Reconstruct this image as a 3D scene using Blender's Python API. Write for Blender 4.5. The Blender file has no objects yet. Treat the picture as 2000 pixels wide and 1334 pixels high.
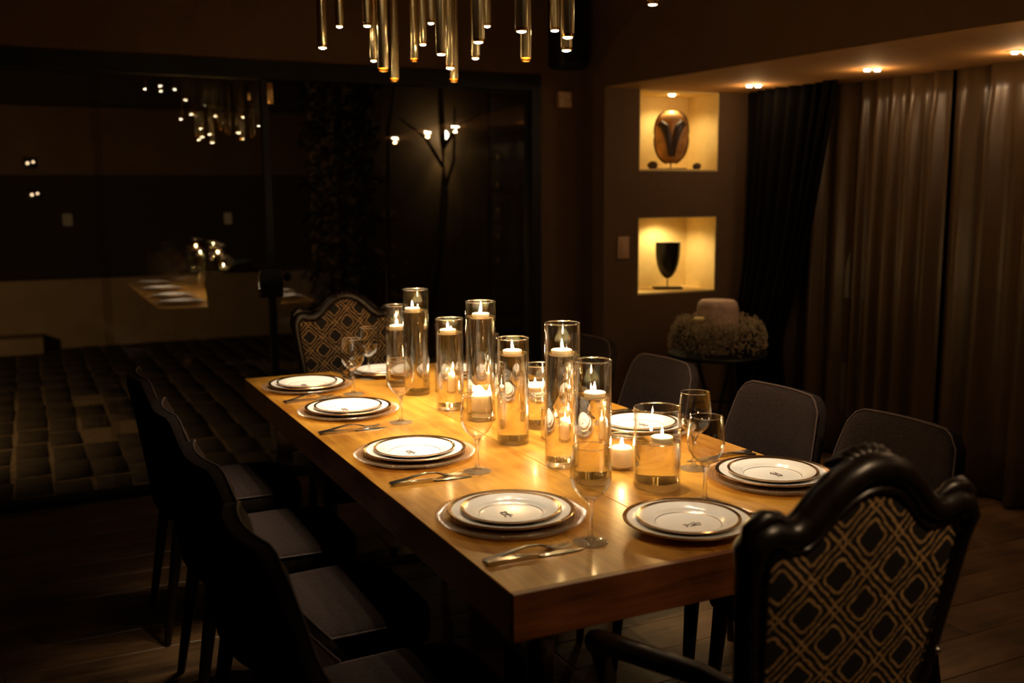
import bpy, bmesh, math, random
from mathutils import Vector, Matrix
R = math.radians
PI = math.pi
random.seed(7)
scene = bpy.context.scene
col = scene.collection

# ------------------------------------------------------------------ camera
CAM = Vector((-0.7133, -1.4674, 1.450))
yaw, pitch, roll = R(25.936), R(8.320), R(-0.354)
fwd = Vector((math.sin(yaw)*math.cos(pitch), math.cos(yaw)*math.cos(pitch), -math.sin(pitch)))
rgt = Vector((math.cos(yaw), -math.sin(yaw), 0))
upv = rgt.cross(fwd)
r2 = rgt*math.cos(roll) + upv*math.sin(roll)
u2 = -rgt*math.sin(roll) + upv*math.cos(roll)
cd = bpy.data.cameras.new('camera'); cam = bpy.data.objects.new('camera', cd); col.objects.link(cam)
m = Matrix((r2, u2, -fwd)).transposed().to_4x4(); m.translation = CAM
cam.matrix_world = m
cd.lens = 35; cd.sensor_width = 36; cd.sensor_fit = 'HORIZONTAL'; cd.clip_start = 0.02; cd.clip_end = 200
cd.dof.use_dof = True; cd.dof.focus_distance = 2.6; cd.dof.aperture_fstop = 2.6
scene.camera = cam

# ------------------------------------------------------------------ world, exposure
w = bpy.data.worlds.new('night'); scene.world = w; w.use_nodes = True
w.node_tree.nodes['Background'].inputs[0].default_value = (0.10, 0.12, 0.16, 1)
w.node_tree.nodes['Background'].inputs[1].default_value = 0.004
scene.view_settings.view_transform = 'Standard'
scene.view_settings.look = 'None'
scene.view_settings.exposure = 0.0
scene.view_settings.gamma = 1.0
scene.view_settings.use_curve_mapping = False
cy = scene.cycles
cy.max_bounces = 14; cy.transmission_bounces = 14; cy.transparent_max_bounces = 40; cy.glossy_bounces = 6; cy.diffuse_bounces = 4
cy.adaptive_threshold = 0.02; cy.sample_clamp_indirect = 30.0; cy.use_denoising = True; cy.blur_glossy = 0.6
SPOT_W = 20.0            # each chandelier lamp
SPOT_COL = (1.0, 0.80, 0.55)
FLAME_L = 680.0

# ------------------------------------------------------------------ materials
MATS = {}
def nmat(name):
    mt = bpy.data.materials.new(name); mt.use_nodes = True; MATS[name] = mt
    nt = mt.node_tree; b = nt.nodes['Principled BSDF']
    return mt, nt, b
def link(nt, a, b): nt.links.new(a, b)
def simple(name, c, rough=0.6, metal=0.0, noise=0.0, scale=20.0, bump=0.0, spec=None, sheen=0.0, stretch=(1, 1, 1)):
    mt, nt, b = nmat(name)
    b.inputs['Base Color'].default_value = (*c, 1); b.inputs['Roughness'].default_value = rough; b.inputs['Metallic'].default_value = metal
    if spec is not None: b.inputs['Specular IOR Level'].default_value = spec
    if sheen: b.inputs['Sheen Weight'].default_value = sheen; b.inputs['Sheen Roughness'].default_value = 0.4
    if noise or bump:
        tc = nt.nodes.new('ShaderNodeTexCoord'); mp = nt.nodes.new('ShaderNodeMapping'); mp.inputs['Scale'].default_value = stretch
        nz = nt.nodes.new('ShaderNodeTexNoise'); nz.inputs['Scale'].default_value = scale; nz.inputs['Detail'].default_value = 5
        link(nt, tc.outputs['Object'], mp.inputs['Vector']); link(nt, mp.outputs['Vector'], nz.inputs['Vector'])
        if noise:
            rp = nt.nodes.new('ShaderNodeValToRGB')
            rp.color_ramp.elements[0].position = 0.3; rp.color_ramp.elements[1].position = 0.7
            rp.color_ramp.elements[0].color = (*[x*(1-noise) for x in c], 1); rp.color_ramp.elements[1].color = (*[min(1, x*(1+noise)) for x in c], 1)
            link(nt, nz.outputs['Fac'], rp.inputs['Fac']); link(nt, rp.outputs['Color'], b.inputs['Base Color'])
        if bump:
            bp = nt.nodes.new('ShaderNodeBump'); bp.inputs['Strength'].default_value = bump; bp.inputs['Distance'].default_value = 0.004
            link(nt, nz.outputs['Fac'], bp.inputs['Height']); link(nt, bp.outputs['Normal'], b.inputs['Normal'])
    return mt
def emis(name, c, s):
    mt = bpy.data.materials.new(name); mt.use_nodes = True; nt = mt.node_tree; nt.nodes.clear()
    o = nt.nodes.new('ShaderNodeOutputMaterial'); e = nt.nodes.new('ShaderNodeEmission')
    e.inputs[0].default_value = (*c, 1); e.inputs[1].default_value = s; link(nt, e.outputs[0], o.inputs[0]); MATS[name] = mt; return mt
def thin_glass(name, tint=(1, 1, 1), f0=0.045, rough=0.0, diff=0.0, diffc=(.8, .8, .8), power=4.0):
    # window and vessel glass: straight-through transmission plus a mirror share that grows at grazing angles
    mt = bpy.data.materials.new(name); mt.use_nodes = True; nt = mt.node_tree; nt.nodes.clear(); MATS[name] = mt
    o = nt.nodes.new('ShaderNodeOutputMaterial'); lw = nt.nodes.new('ShaderNodeLayerWeight'); lw.inputs['Blend'].default_value = 0.5
    pw = nt.nodes.new('ShaderNodeMath'); pw.operation = 'POWER'; pw.inputs[1].default_value = power
    ma = nt.nodes.new('ShaderNodeMath'); ma.operation = 'MULTIPLY_ADD'; ma.inputs[1].default_value = 1-f0; ma.inputs[2].default_value = f0
    t = nt.nodes.new('ShaderNodeBsdfTransparent'); t.inputs[0].default_value = (*tint, 1)
    g = nt.nodes.new('ShaderNodeBsdfGlossy'); g.inputs['Roughness'].default_value = rough
    mx = nt.nodes.new('ShaderNodeMixShader')
    link(nt, lw.outputs['Facing'], pw.inputs[0]); link(nt, pw.outputs[0], ma.inputs[0]); link(nt, ma.outputs[0], mx.inputs[0])
    last = t
    if diff:
        d = nt.nodes.new('ShaderNodeBsdfDiffuse'); d.inputs[0].default_value = (*diffc, 1)
        m2 = nt.nodes.new('ShaderNodeMixShader'); m2.inputs[0].default_value = diff
        link(nt, t.outputs[0], m2.inputs[1]); link(nt, d.outputs[0], m2.inputs[2]); last = m2
    link(nt, last.outputs[0], mx.inputs[1]); link(nt, g.outputs[0], mx.inputs[2]); link(nt, mx.outputs[0], o.inputs[0]); return mt
def solid_glass(name, ior, tint=(1, 1, 1), clear=0.0):
    mt = bpy.data.materials.new(name); mt.use_nodes = True; nt = mt.node_tree; nt.nodes.clear(); MATS[name] = mt
    o = nt.nodes.new('ShaderNodeOutputMaterial'); g = nt.nodes.new('ShaderNodeBsdfGlass')
    g.inputs['Color'].default_value = (*tint, 1); g.inputs['IOR'].default_value = ior; g.inputs['Roughness'].default_value = 0
    if clear:
        t = nt.nodes.new('ShaderNodeBsdfTransparent'); t.inputs[0].default_value = (*tint, 1); mx = nt.nodes.new('ShaderNodeMixShader'); mx.inputs[0].default_value = clear
        link(nt, g.outputs[0], mx.inputs[1]); link(nt, t.outputs[0], mx.inputs[2]); link(nt, mx.outputs[0], o.inputs[0])
    else: link(nt, g.outputs[0], o.inputs[0])
    return mt
def wood(name, dark, light, rough, axis='Y', scale=3.0, coat=0.0, seed=0.0, rnd=0.0, blot=0.5):
    mt, nt, b = nmat(name)
    tc = nt.nodes.new('ShaderNodeTexCoord'); mp = nt.nodes.new('ShaderNodeMapping')
    st = {'X': (1, 12, 12), 'Y': (12, 1, 12), 'Z': (12, 12, 1)}[axis]
    mp.inputs['Scale'].default_value = st; mp.inputs['Location'].default_value = (seed, seed*.7, 0)
    link(nt, tc.outputs['Object'], mp.inputs['Vector'])
    oi = nt.nodes.new('ShaderNodeObjectInfo')
    n1 = nt.nodes.new('ShaderNodeTexNoise'); n1.noise_dimensions = '4D'; n1.inputs['Scale'].default_value = scale; n1.inputs['Detail'].default_value = 8; n1.inputs['Roughness'].default_value = .65
    n1.inputs['Distortion'].default_value = 0.6
    n2 = nt.nodes.new('ShaderNodeTexNoise'); n2.inputs['Scale'].default_value = 4.5; n2.inputs['Detail'].default_value = 4
    mu = nt.nodes.new('ShaderNodeMath'); mu.operation = 'MULTIPLY'; mu.inputs[1].default_value = 37.0
    link(nt, oi.outputs['Random'], mu.inputs[0]); link(nt, mu.outputs[0], n1.inputs['W'])
    link(nt, mp.outputs['Vector'], n1.inputs['Vector']); link(nt, tc.outputs['Object'], n2.inputs['Vector'])
    mx = nt.nodes.new('ShaderNodeMix'); mx.data_type = 'FLOAT'; mx.inputs[0].default_value = blot
    link(nt, n1.outputs['Fac'], mx.inputs[2]); link(nt, n2.outputs['Fac'], mx.inputs[3])
    rp = nt.nodes.new('ShaderNodeValToRGB'); rp.color_ramp.elements[0].position = .38; rp.color_ramp.elements[1].position = .59
    rp.color_ramp.elements[0].color = (*dark, 1); rp.color_ramp.elements[1].color = (*light, 1)
    link(nt, mx.outputs[0], rp.inputs['Fac'])
    hs = nt.nodes.new('ShaderNodeHueSaturation')
    m2 = nt.nodes.new('ShaderNodeMath'); m2.operation = 'MULTIPLY_ADD'; m2.inputs[1].default_value = rnd; m2.inputs[2].default_value = 1-rnd/2
    link(nt, oi.outputs['Random'], m2.inputs[0]); link(nt, m2.outputs[0], hs.inputs['Value'])
    link(nt, rp.outputs['Color'], hs.inputs['Color']); link(nt, hs.outputs['Color'], b.inputs['Base Color'])
    b.inputs['Roughness'].default_value = rough
    if coat: b.inputs['Coat Weight'].default_value = coat; b.inputs['Coat Roughness'].default_value = 0.12
    bp = nt.nodes.new('ShaderNodeBump'); bp.inputs['Strength'].default_value = 0.15; bp.inputs['Distance'].default_value = 0.002
    link(nt, n1.outputs['Fac'], bp.inputs['Height']); link(nt, bp.outputs['Normal'], b.inputs['Normal'])
    return mt
def lattice(name, axes):
    # woven diamond lattice: paired wavy cords crossing, a rounded square in every diamond; axes picks the two object axes
    mt, nt, b = nmat(name)
    def M(op, a, bb=None, c=None):
        n = nt.nodes.new('ShaderNodeMath'); n.operation = op
        for i, v in enumerate((a, bb, c)):
            if v is None: continue
            if isinstance(v, (int, float)): n.inputs[i].default_value = v
            else: link(nt, v, n.inputs[i])
        return n.outputs[0]
    tc = nt.nodes.new('ShaderNodeTexCoord')
    nz = nt.nodes.new('ShaderNodeTexNoise'); nz.inputs['Scale'].default_value = 55; nz.inputs['Detail'].default_value = 1
    link(nt, tc.outputs['Object'], nz.inputs['Vector'])
    ns = nt.nodes.new('ShaderNodeSeparateColor'); link(nt, nz.outputs['Color'], ns.inputs[0])
    sp = nt.nodes.new('ShaderNodeSeparateXYZ'); link(nt, tc.outputs['Object'], sp.inputs[0])
    d = 0.110
    X = M('ADD', sp.outputs[axes[0]], M('MULTIPLY', M('SUBTRACT', ns.outputs[0], .5), .009))
    Z = M('ADD', sp.outputs[axes[1]], M('MULTIPLY', M('SUBTRACT', ns.outputs[1], .5), .009))
    u = M('DIVIDE', M('ADD', X, Z), d); v = M('DIVIDE', M('SUBTRACT', X, Z), d)
    fu = M('ABSOLUTE', M('SUBTRACT', M('FRACT', M('ADD', u, 20.5)), .5))   # 0 on the line ... .5 in the cell centre
    fv = M('ABSOLUTE', M('SUBTRACT', M('FRACT', M('ADD', v, 20.5)), .5))
    def band(x, c, h): return M('LESS_THAN', M('ABSOLUTE', M('SUBTRACT', x, c)), h)
    cord = M('MAXIMUM', band(fu, .078, .024), band(fv, .078, .024))
    mn = M('MINIMUM', fu, fv)
    # rounded square: distance to cell border
    au = M('SUBTRACT', .5, fu); av = M('SUBTRACT', .5, fv)
    sup = M('POWER', M('ADD', M('POWER', au, 6.0), M('POWER', av, 6.0)), 1/6)
    sq = band(sup, .285, .025)
    pat = M('MAXIMUM', cord, sq)
    n2 = nt.nodes.new('ShaderNodeTexNoise'); n2.inputs['Scale'].default_value = 260; link(nt, tc.outputs['Object'], n2.inputs['Vector'])
    gold = nt.nodes.new('ShaderNodeValToRGB'); gold.color_ramp.elements[0].color = (.24, .12, .04, 1); gold.color_ramp.elements[1].color = (.74, .45, .18, 1)
    gold.color_ramp.elements[0].position = .35; gold.color_ramp.elements[1].position = .65
    link(nt, n2.outputs['Fac'], gold.inputs['Fac'])
    mx = nt.nodes.new('ShaderNodeMix'); mx.data_type = 'RGBA'
    link(nt, pat, mx.inputs[0]); mx.inputs[6].default_value = (.012, .008, .006, 1); link(nt, gold.outputs['Color'], mx.inputs[7])
    link(nt, mx.outputs[2], b.inputs['Base Color']); b.inputs['Roughness'].default_value = .75
    bp = nt.nodes.new('ShaderNodeBump'); bp.inputs['Strength'].default_value = .4; bp.inputs['Distance'].default_value = .002
    link(nt, pat, bp.inputs['Height']); link(nt, bp.outputs['Normal'], b.inputs['Normal'])
    return mt

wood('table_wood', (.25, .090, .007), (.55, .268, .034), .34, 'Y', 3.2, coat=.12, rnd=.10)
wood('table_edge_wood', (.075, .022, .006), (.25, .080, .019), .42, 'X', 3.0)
wood('floor_wood', (.050, .025, .010), (.150, .078, .030), .42, 'X', 2.6, rnd=.35)
wood('dark_wood', (.007, .0045, .003), (.018, .010, .006), .33, 'Z', 4)
simple('joint', (.006, .004, .003), .9)
simple('wall_paint', (.12, .068, .031), .85, noise=.06, scale=30, bump=.05)
simple('ceiling_paint', (.13, .085, .05), .9, noise=.05, scale=8)
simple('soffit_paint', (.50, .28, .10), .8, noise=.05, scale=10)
simple('niche_plaster', (.80, .62, .27), .8, noise=.04, scale=25)
simple('black_metal', (.008, .008, .008), .45, spec=.3)
simple('black_plastic', (.010, .010, .010), .5)
simple('steel', (.80, .76, .70), .20, 1.0)
simple('table_leg_steel', (.50, .47, .43), .08, 1.0)
simple('brass', (.72, .48, .20), .28, 1.0)
simple('tube_brass', (.92, .70, .36), .27, 1.0)
simple('gold_band', (.46, .27, .13), .22, 1.0)
simple('porcelain', (.86, .82, .76), .18, noise=.01, scale=30)
simple('monogram_ink', (.10, .06, .035), .5)
simple('chair_fabric', (.025, .0165, .0145), .95, noise=.3, scale=180, bump=.25, spec=.1)
simple('chair_piping', (.075, .045, .038), .8, noise=.2, scale=200)
simple('drape_black', (.005, .004, .003), .95, noise=.2, scale=20, spec=.05)
simple('curtain_satin', (.085, .050, .020), .33, noise=.2, scale=6, stretch=(3, 3, .3), spec=.6)
simple('plate_cream', (.75, .60, .42), .5)
simple('switch_plastic', (.55, .34, .20), .5)
simple('mask_wood', (.42, .20, .055), .5, noise=.45, scale=14, bump=.3)
simple('mask_dark', (.030, .012, .006), .5)
simple('mask_black', (.006, .005, .005), .3)
simple('stone_dark', (.05, .03, .018), .8)
simple('cake_icing', (.60, .42, .32), .7, noise=.2, scale=45, bump=.3)
simple('gypsophila', (.44, .34, .20), .8, noise=.35, scale=60)
simple('cream_petal', (.85, .72, .32), .7)
simple('candle_wax', (.92, .80, .60), .45)
MATS['candle_wax'].node_tree.nodes['Principled BSDF'].inputs['Subsurface Weight'].default_value = .5
MATS['candle_wax'].node_tree.nodes['Principled BSDF'].inputs['Subsurface Radius'].default_value = (.012, .006, .003)
simple('wick', (.02, .015, .01), .9)
simple('paver_stone', (.060, .042, .025), .85, noise=.4, scale=9, bump=.5)
simple('paver_joint', (.26, .18, .10), .95, noise=.3, scale=30)
simple('garden_plaster', (.40, .29, .17), .9, noise=.12, scale=4, bump=.2)
simple('house_dark', (.030, .021, .013), .8)
simple('house_brown', (.17, .105, .05), .9, noise=.15, scale=3)
simple('bark', (.016, .011, .007), .9, noise=.3, scale=25, bump=.5)
simple('leaf_dark', (.012, .016, .007), .8)
emis('flame', (1.0, .62, .24), FLAME_L)
emis('led', (1.0, .86, .62), 55)
emis('led_white', (1.0, .88, .70), 90)
emis('led_niche', (1.0, .75, .35), 30)
emis('garden_lamp', (1.0, .93, .75), 10)
emis('lantern_bulb', (1.0, .70, .42), 3.0)
emis('house_lamp', (1.0, .60, .26), .035)
thin_glass('window_glass', (.94, .93, .90), .085)
thin_glass('vase_glass', (.985, .98, .965), .05, power=3.0)
thin_glass('rim_glass', (.97, .95, .92), .42, .12, .10, (.8, .7, .55), power=1.5)
thin_glass('foot_glass', (.99, .98, .96), .05, .02, .14, (.85, .75, .55), power=5.0)  # pale diffuse share stands in for caustic light in the foot
thin_glass('wine_glass', (.985, .98, .97), .045, power=3.6)
thin_glass('charger_glass', (.91, .84, .73), .06, .20, .11, (.66, .50, .32), power=5.0)
thin_glass('amber_glass', (.96, .84, .60), .06, .03)
solid_glass('water', 1.33, (.99, .985, .965), .12)
solid_glass('crystal', 1.47, (.99, .985, .97), .5)
solid_glass('base_glass', 1.47, (.99, .985, .97), .7)
lattice('lattice_back', (0, 2))
lattice('lattice_seat', (0, 1))

# ------------------------------------------------------------------ mesh helpers
class MB:
    def __init__(s): s.v = []; s.f = []
    def add(s, vs, fs):
        o = len(s.v); s.v += [tuple(q) for q in vs]; s.f += [tuple(i+o for i in q) for q in fs]; return s
    def box(s, x0, x1, y0, y1, z0, z1):
        return s.add([(x0,y0,z0),(x1,y0,z0),(x1,y1,z0),(x0,y1,z0),(x0,y0,z1),(x1,y0,z1),(x1,y1,z1),(x0,y1,z1)],
                     [(0,3,2,1),(4,5,6,7),(0,1,5,4),(1,2,6,5),(2,3,7,6),(3,0,4,7)])
    def bevbox(s, x0, x1, y0, y1, z0, z1, b=.004, seg=2):
        bm = bmesh.new(); bmesh.ops.create_cube(bm, size=1)
        for q in bm.verts: q.co = Vector(((x0+x1)/2+q.co.x*(x1-x0), (y0+y1)/2+q.co.y*(y1-y0), (z0+z1)/2+q.co.z*(z1-z0)))
        bmesh.ops.bevel(bm, geom=bm.edges[:]+bm.verts[:], offset=b, segments=seg, profile=.5, affect='EDGES')
        bm.verts.index_update(); s.add([q.co[:] for q in bm.verts], [tuple(q.index for q in f.verts) for f in bm.faces]); bm.free(); return s
    def prism(s, poly, z0, z1):
        n = len(poly)
        return s.add([(x, y, z0) for x, y in poly]+[(x, y, z1) for x, y in poly],
                     [tuple(range(n))[::-1], tuple(range(n, 2*n))]+[(i, (i+1) % n, n+(i+1) % n, n+i) for i in range(n)])
    def lathe(s, prof, seg=32, c=(0, 0, 0), wave=None):
        # prof: (r,z) list, r=0 ends are closed to a point
        vs = []; rings = []
        for k, (r, z) in enumerate(prof):
            if r < 1e-6: rings.append([len(vs)]); vs.append((c[0], c[1], c[2]+z))
            else:
                ring = []
                for i in range(seg):
                    a = 2*PI*i/seg; dr, dz = wave(k, i) if wave else (0, 0)
                    ring.append(len(vs)); vs.append((c[0]+(r+dr)*math.cos(a), c[1]+(r+dr)*math.sin(a), c[2]+z+dz))
                rings.append(ring)
        fs = []
        for A, B in zip(rings, rings[1:]):
            for i in range(seg):
                j = (i+1) % seg
                if len(A) == 1 and len(B) == 1: continue
                if len(A) == 1: fs.append((A[0], B[j], B[i]))
                elif len(B) == 1: fs.append((A[i], A[j], B[0]))
                else: fs.append((A[i], A[j], B[j], B[i]))
        return s.add(vs, fs)
    def tube(s, pts, rad, seg=8, closed=False, flat=1.0, upref=(0, 0, 1)):
        pts = [Vector(q) for q in pts]; n = len(pts)
        if not hasattr(rad, '__len__'): rad = [rad]*n
        vs = []; up = Vector(upref)
        for i, q in enumerate(pts):
            if closed: t = pts[(i+1) % n]-pts[i-1]
            else: t = pts[min(i+1, n-1)]-pts[max(i-1, 0)]
            t.normalize(); a = t.cross(up)
            if a.length < 1e-3: a = t.cross(Vector((1, 0, 0)))
            a.normalize(); bb = a.cross(t)
            for k in range(seg):
                an = 2*PI*k/seg; vs.append(q + (a*math.cos(an) + bb*math.sin(an)*flat)*rad[i])
        fs = []
        for i in range(n if closed else n-1):
            j = (i+1) % n
            for k in range(seg):
                l = (k+1) % seg; fs.append((i*seg+k, i*seg+l, j*seg+l, j*seg+k))
        if not closed: fs.append(tuple(range(seg))[::-1]); fs.append(tuple((n-1)*seg+k for k in range(seg)))
        return s.add(vs, fs)
    def ball(s, c, r, seg=10, rings=6, sc=(1, 1, 1)):
        prof = [(math.sin(PI*i/rings)*r if 0 < i < rings else 0, -math.cos(PI*i/rings)*r) for i in range(rings+1)]
        o = len(s.v); s.lathe(prof, seg)
        s.v[o:] = [(c[0]+x*sc[0], c[1]+y*sc[1], c[2]+z*sc[2]) for x, y, z in s.v[o:]]; return s
    def grid(s, fn, nu, nv, closeu=False):
        vs = [fn(i/(nu if closeu else nu-1), j/(nv-1)) for j in range(nv) for i in range(nu)]
        fs = []
        for j in range(nv-1):
            for i in range(nu if closeu else nu-1):
                k = (i+1) % nu; fs.append((j*nu+i, j*nu+k, (j+1)*nu+k, (j+1)*nu+i))
        return s.add(vs, fs)
    def mesh(s, name, mat, smooth=True, ang=40):
        me = bpy.data.meshes.new(name); me.from_pydata(s.v, [], s.f)
        bm = bmesh.new(); bm.from_mesh(me); bmesh.ops.recalc_face_normals(bm, faces=bm.faces[:]); bm.to_mesh(me); bm.free()
        me.materials.append(MATS[mat])
        if smooth:
            for q in me.polygons: q.use_smooth = True
            try: me.set_sharp_from_angle(angle=R(ang))
            except Exception: pass
        me.update(); return me
def ob(name, mb, mat, parent=None, loc=(0, 0, 0), rz=0.0, smooth=True, ang=40):
    me = mb if isinstance(mb, bpy.types.Mesh) else mb.mesh(name, mat, smooth, ang)
    o = bpy.data.objects.new(name, me); col.objects.link(o); o.location = loc; o.rotation_euler = (0, 0, rz)
    if parent: o.parent = parent
    return o
def tag(o, label, cat, group=None, kind=None):
    if label: o['label'] = label
    if cat: o['category'] = cat
    if group: o['group'] = group
    if kind: o['kind'] = kind
    return o
def empty(name, loc, rz=0.0):
    o = bpy.data.objects.new(name, None); col.objects.link(o); o.location = loc; o.rotation_euler = (0, 0, rz); o.empty_display_size = .05; return o
def thing(name, label, cat, loc=(0, 0, 0), rz=0.0, group=None): return tag(empty(name, loc, rz), label, cat, group)
def struct(name, mb, mat, parent=None, smooth=False, label=None):
    o = ob(name, mb, mat, parent, smooth=smooth)
    if not parent: o['kind'] = 'structure'
    if label: o['label'] = label
    return o
def dup(root, loc, rz, label, sub=None):
    r = root.copy(); col.objects.link(r); r.location = loc; r.rotation_euler = (0, 0, rz); r['label'] = label
    for ch in list(root.children):
        c = ch.copy(); col.objects.link(c); c.parent = r
        for g in list(ch.children):
            d = g.copy(); col.objects.link(d); d.parent = c
    return r
def spot(name, loc, watt, color, angle, blend, rad, parent=None, aim=None):
    l = bpy.data.lights.new(name, 'SPOT'); l.energy = watt; l.color = color; l.spot_size = R(angle); l.spot_blend = blend; l.shadow_soft_size = rad
    o = bpy.data.objects.new(name, l); col.objects.link(o); o.location = loc
    if aim: o.rotation_euler = (Vector(aim)-Vector(loc)).to_track_quat('-Z', 'Y').to_euler()
    if parent: o.parent = parent
    return o
def plight(name, loc, watt, color, rad, parent=None):
    l = bpy.data.lights.new(name, 'POINT'); l.energy = watt; l.color = color; l.shadow_soft_size = rad
    o = bpy.data.objects.new(name, l); col.objects.link(o); o.location = loc
    if parent: o.parent = parent
    return o

# ================================================================== SETTING
XL, YF, YG, YN, ZC, ZS = -2.6, -3.2, 3.63, 3.34, 2.75, 2.04
def sof_x(y): return 2.195 + (3.34-y)*.095       # lower edge of the bulkhead, slightly skew to the table
def cur_x(y): return 3.30 + (3.2-y)*.045
# floor: base slab and planks running across
fl = struct('floor', MB().box(XL-.1, 4.1, YF-.1, YG+.06, -.08, -.012), 'joint')
PW = .185
rng = random.Random(3)
plank_meshes = {}
y = YF
row = 0
while y < YG-.02:
    y1 = min(y+PW, YG+.03); x = XL - rng.uniform(0, 1.4)
    while x < 4.0:
        L = rng.choice((1.2, 1.6, 2.0)); a = max(x, XL); bx = min(x+L, 4.0)
        if bx-a > .05 and (a < 3.7):
            key = (round(bx-a, 2), round(y1-y, 3))
            if key not in plank_meshes:
                plank_meshes[key] = MB().bevbox(-key[0]/2+.001, key[0]/2-.001, -key[1]/2+.0012, key[1]/2-.0012, -.012, 0, .0025, 1).mesh('plank', 'floor_wood', False)
            ob('plank', plank_meshes[key], None, fl, ((a+bx)/2, (y+y1)/2, rng.uniform(-.0008, 0)))
        x += L
    y = y1; row += 1
struct('ceiling', MB().box(XL-.1, 4.1, YF-.1, YG+.2, ZC, ZC+.1), 'ceiling_paint')
struct('wall_left', MB().box(XL-.12, XL, YF, YG, 0, ZC), 'wall_paint')
struct('wall_front', MB().box(XL-.12, 4.1, YF-.12, YF, 0, ZC), 'wall_paint')
struct('wall_right', MB().box(3.95, 4.08, YF, 3.7, 0, ZC), 'wall_paint')
wb = MB().box(XL, 1.93, YG-.03, YG+.12, 2.10, ZC).box(1.93, 2.205, YG-.03, YG+.12, 0, ZC)
struct('wall_back', wb, 'wall_paint')
# niche wall with two openings
X0, X1 = 2.428, 2.975
nw = MB()
nw.box(2.20, X0, YN, 3.75, 0, ZC); nw.box(X1, 3.95, YN, 3.75, 0, ZC)
for z0, z1 in ((0, .880), (1.323, 1.585), (2.035, ZC)): nw.box(X0, X1, YN, 3.75, z0, z1)
nw.box(X0, X1, 3.64, 3.75, .88, 2.035)
nwo = struct('wall_niche', nw, 'wall_paint', label='brown wall with two lit square display niches')
def niche(z0, z1):
    t = .006; n = MB()
    n.box(X0, X0+t, YN+.001, 3.64, z0, z1); n.box(X1-t, X1, YN+.001, 3.64, z0, z1)
    n.box(X0, X1, 3.64-t, 3.64, z0, z1); n.box(X0, X1, YN+.001, 3.64, z1-t, z1)
    o = ob('niche_lining', n, 'niche_plaster', nwo, smooth=False)
    ob('niche_shelf', MB().bevbox(X0, X1, YN-.002, 3.64, z0, z0+.012, .002), 'niche_plaster', nwo, smooth=False)
niche(.880, 1.323); niche(1.585, 2.035)
# bulkhead over the curtain side
sof = MB().prism([(sof_x(YN), YN), (sof_x(YF), YF), (3.95, YF), (3.95, YN)], ZS, ZC)
so = struct('trim_1', sof, 'wall_paint', label='lowered bulkhead above the curtains')
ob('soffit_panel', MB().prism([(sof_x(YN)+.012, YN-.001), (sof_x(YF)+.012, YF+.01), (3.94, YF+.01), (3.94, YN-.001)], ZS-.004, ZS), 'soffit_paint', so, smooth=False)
# glazed wall
wf = struct('window_1', MB().box(XL, 1.93, YG-.05, YG+.05, 2.03, 2.11).box(1.875, 1.93, YG-.05, YG+.05, 0, 2.03).box(XL, 1.93, YG-.05, YG+.05, 0, .035), 'black_metal', label='wide black framed glazed wall to the patio')
for a, b in ((XL, -.36), (-.40, .395), (1.02, 1.875)):
    ob('pane', MB().box(a, b, YG-.005+(.012 if a == -.40 else 0), YG+.005+(.012 if a == -.40 else 0), .035, 2.03), 'window_glass', wf, smooth=False)
door = struct('door_1', MB().box(.385, .420, YG-.022, YG+.018, .012, 2.028), 'black_metal', label='glass door with black stile and lever lock')
ob('pane', MB().box(.420, 1.015, YG-.009, YG+.001, .012, 2.026), 'window_glass', door, smooth=False)
ob('lock_case', MB().bevbox(.33, .45, YG-.060, YG-.023, .95, 1.10, .006), 'black_metal', door)
ob('door_handle', MB().tube([(.335, YG-.065, 1.09), (.322, YG-.09, 1.07), (.320, YG-.095, 1.0), (.335, YG-.065, .965)], .008, 8), 'steel', door)
ob('lock_knob', MB().ball((.475, YG-.05, 1.05), .022, 12, 8).tube([(.475, YG-.05, 1.05), (.475, YG-.02, 1.05)], .012, 8), 'black_metal', door)
ob('hinge_plate', MB().bevbox(.412, .444, YG-.026, YG-.010, 1.91, 2.015, .003), 'brass', door)
ob('hinge_plate', MB().bevbox(.318, .334, YG-.018, YG-.006, 1.925, 1.965, .002), 'brass', door)

# ------------------------------------------------------------------ patio behind the glass
pat = struct('patio_ground', MB().box(-6, 6, YG+.12, 13, -.12, -.0255), 'paver_joint')
pat['label'] = 'paved patio beyond the glass wall'
pm = [MB().bevbox(-.088+rng.uniform(-.006, .004), .088+rng.uniform(-.004, .006), -.195, .195+rng.uniform(-.02, .01), -.05, 0, .005, 1).mesh('paver', 'paver_stone', True, 60) for _ in range(5)]
npv = 0
for i in range(-9, 11):
    off = rng.uniform(-.2, .2)
    for j in range(14):
        ob('paver', rng.choice(pm), None, pat, (i*.19+rng.uniform(-.005, .005), 4.02+j*.405+off+rng.uniform(-.01, .01), -.022+rng.uniform(-.004, .004)), rng.uniform(-.03, .03)); npv += 1
hs = thing('house_facade', 'long dim house facade with pale plinth across the patio', 'building', (0, 9.3, 0))
ob('plinth', MB().bevbox(-8, 2.2, 0, .5, -.1, .66, .01), 'garden_plaster', hs)
ob('wall', MB().box(-8, 2.2, .25, .6, .66, 1.68), 'house_dark', hs, smooth=False)
ob('upper_wall', MB().bevbox(-8, 2.2, .05, .6, 1.68, 2.34, .01), 'house_brown', hs)
ob('roof_edge', MB().box(-8.2, 2.4, -.5, .8, 2.34, 2.6), 'house_dark', hs, smooth=False)
ob('bench_slab', MB().bevbox(-3, -.62, -.35, 0, -.02, .14, .01), 'garden_plaster', hs)
ob('wall_plate', MB().bevbox(-.36, -.27, .22, .25, 1.18, 1.30, .01), 'house_lamp', hs)
ob('wall_plate', MB().bevbox(1.22, 1.30, .22, .25, 1.17, 1.29, .01), 'house_lamp', hs)
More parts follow.
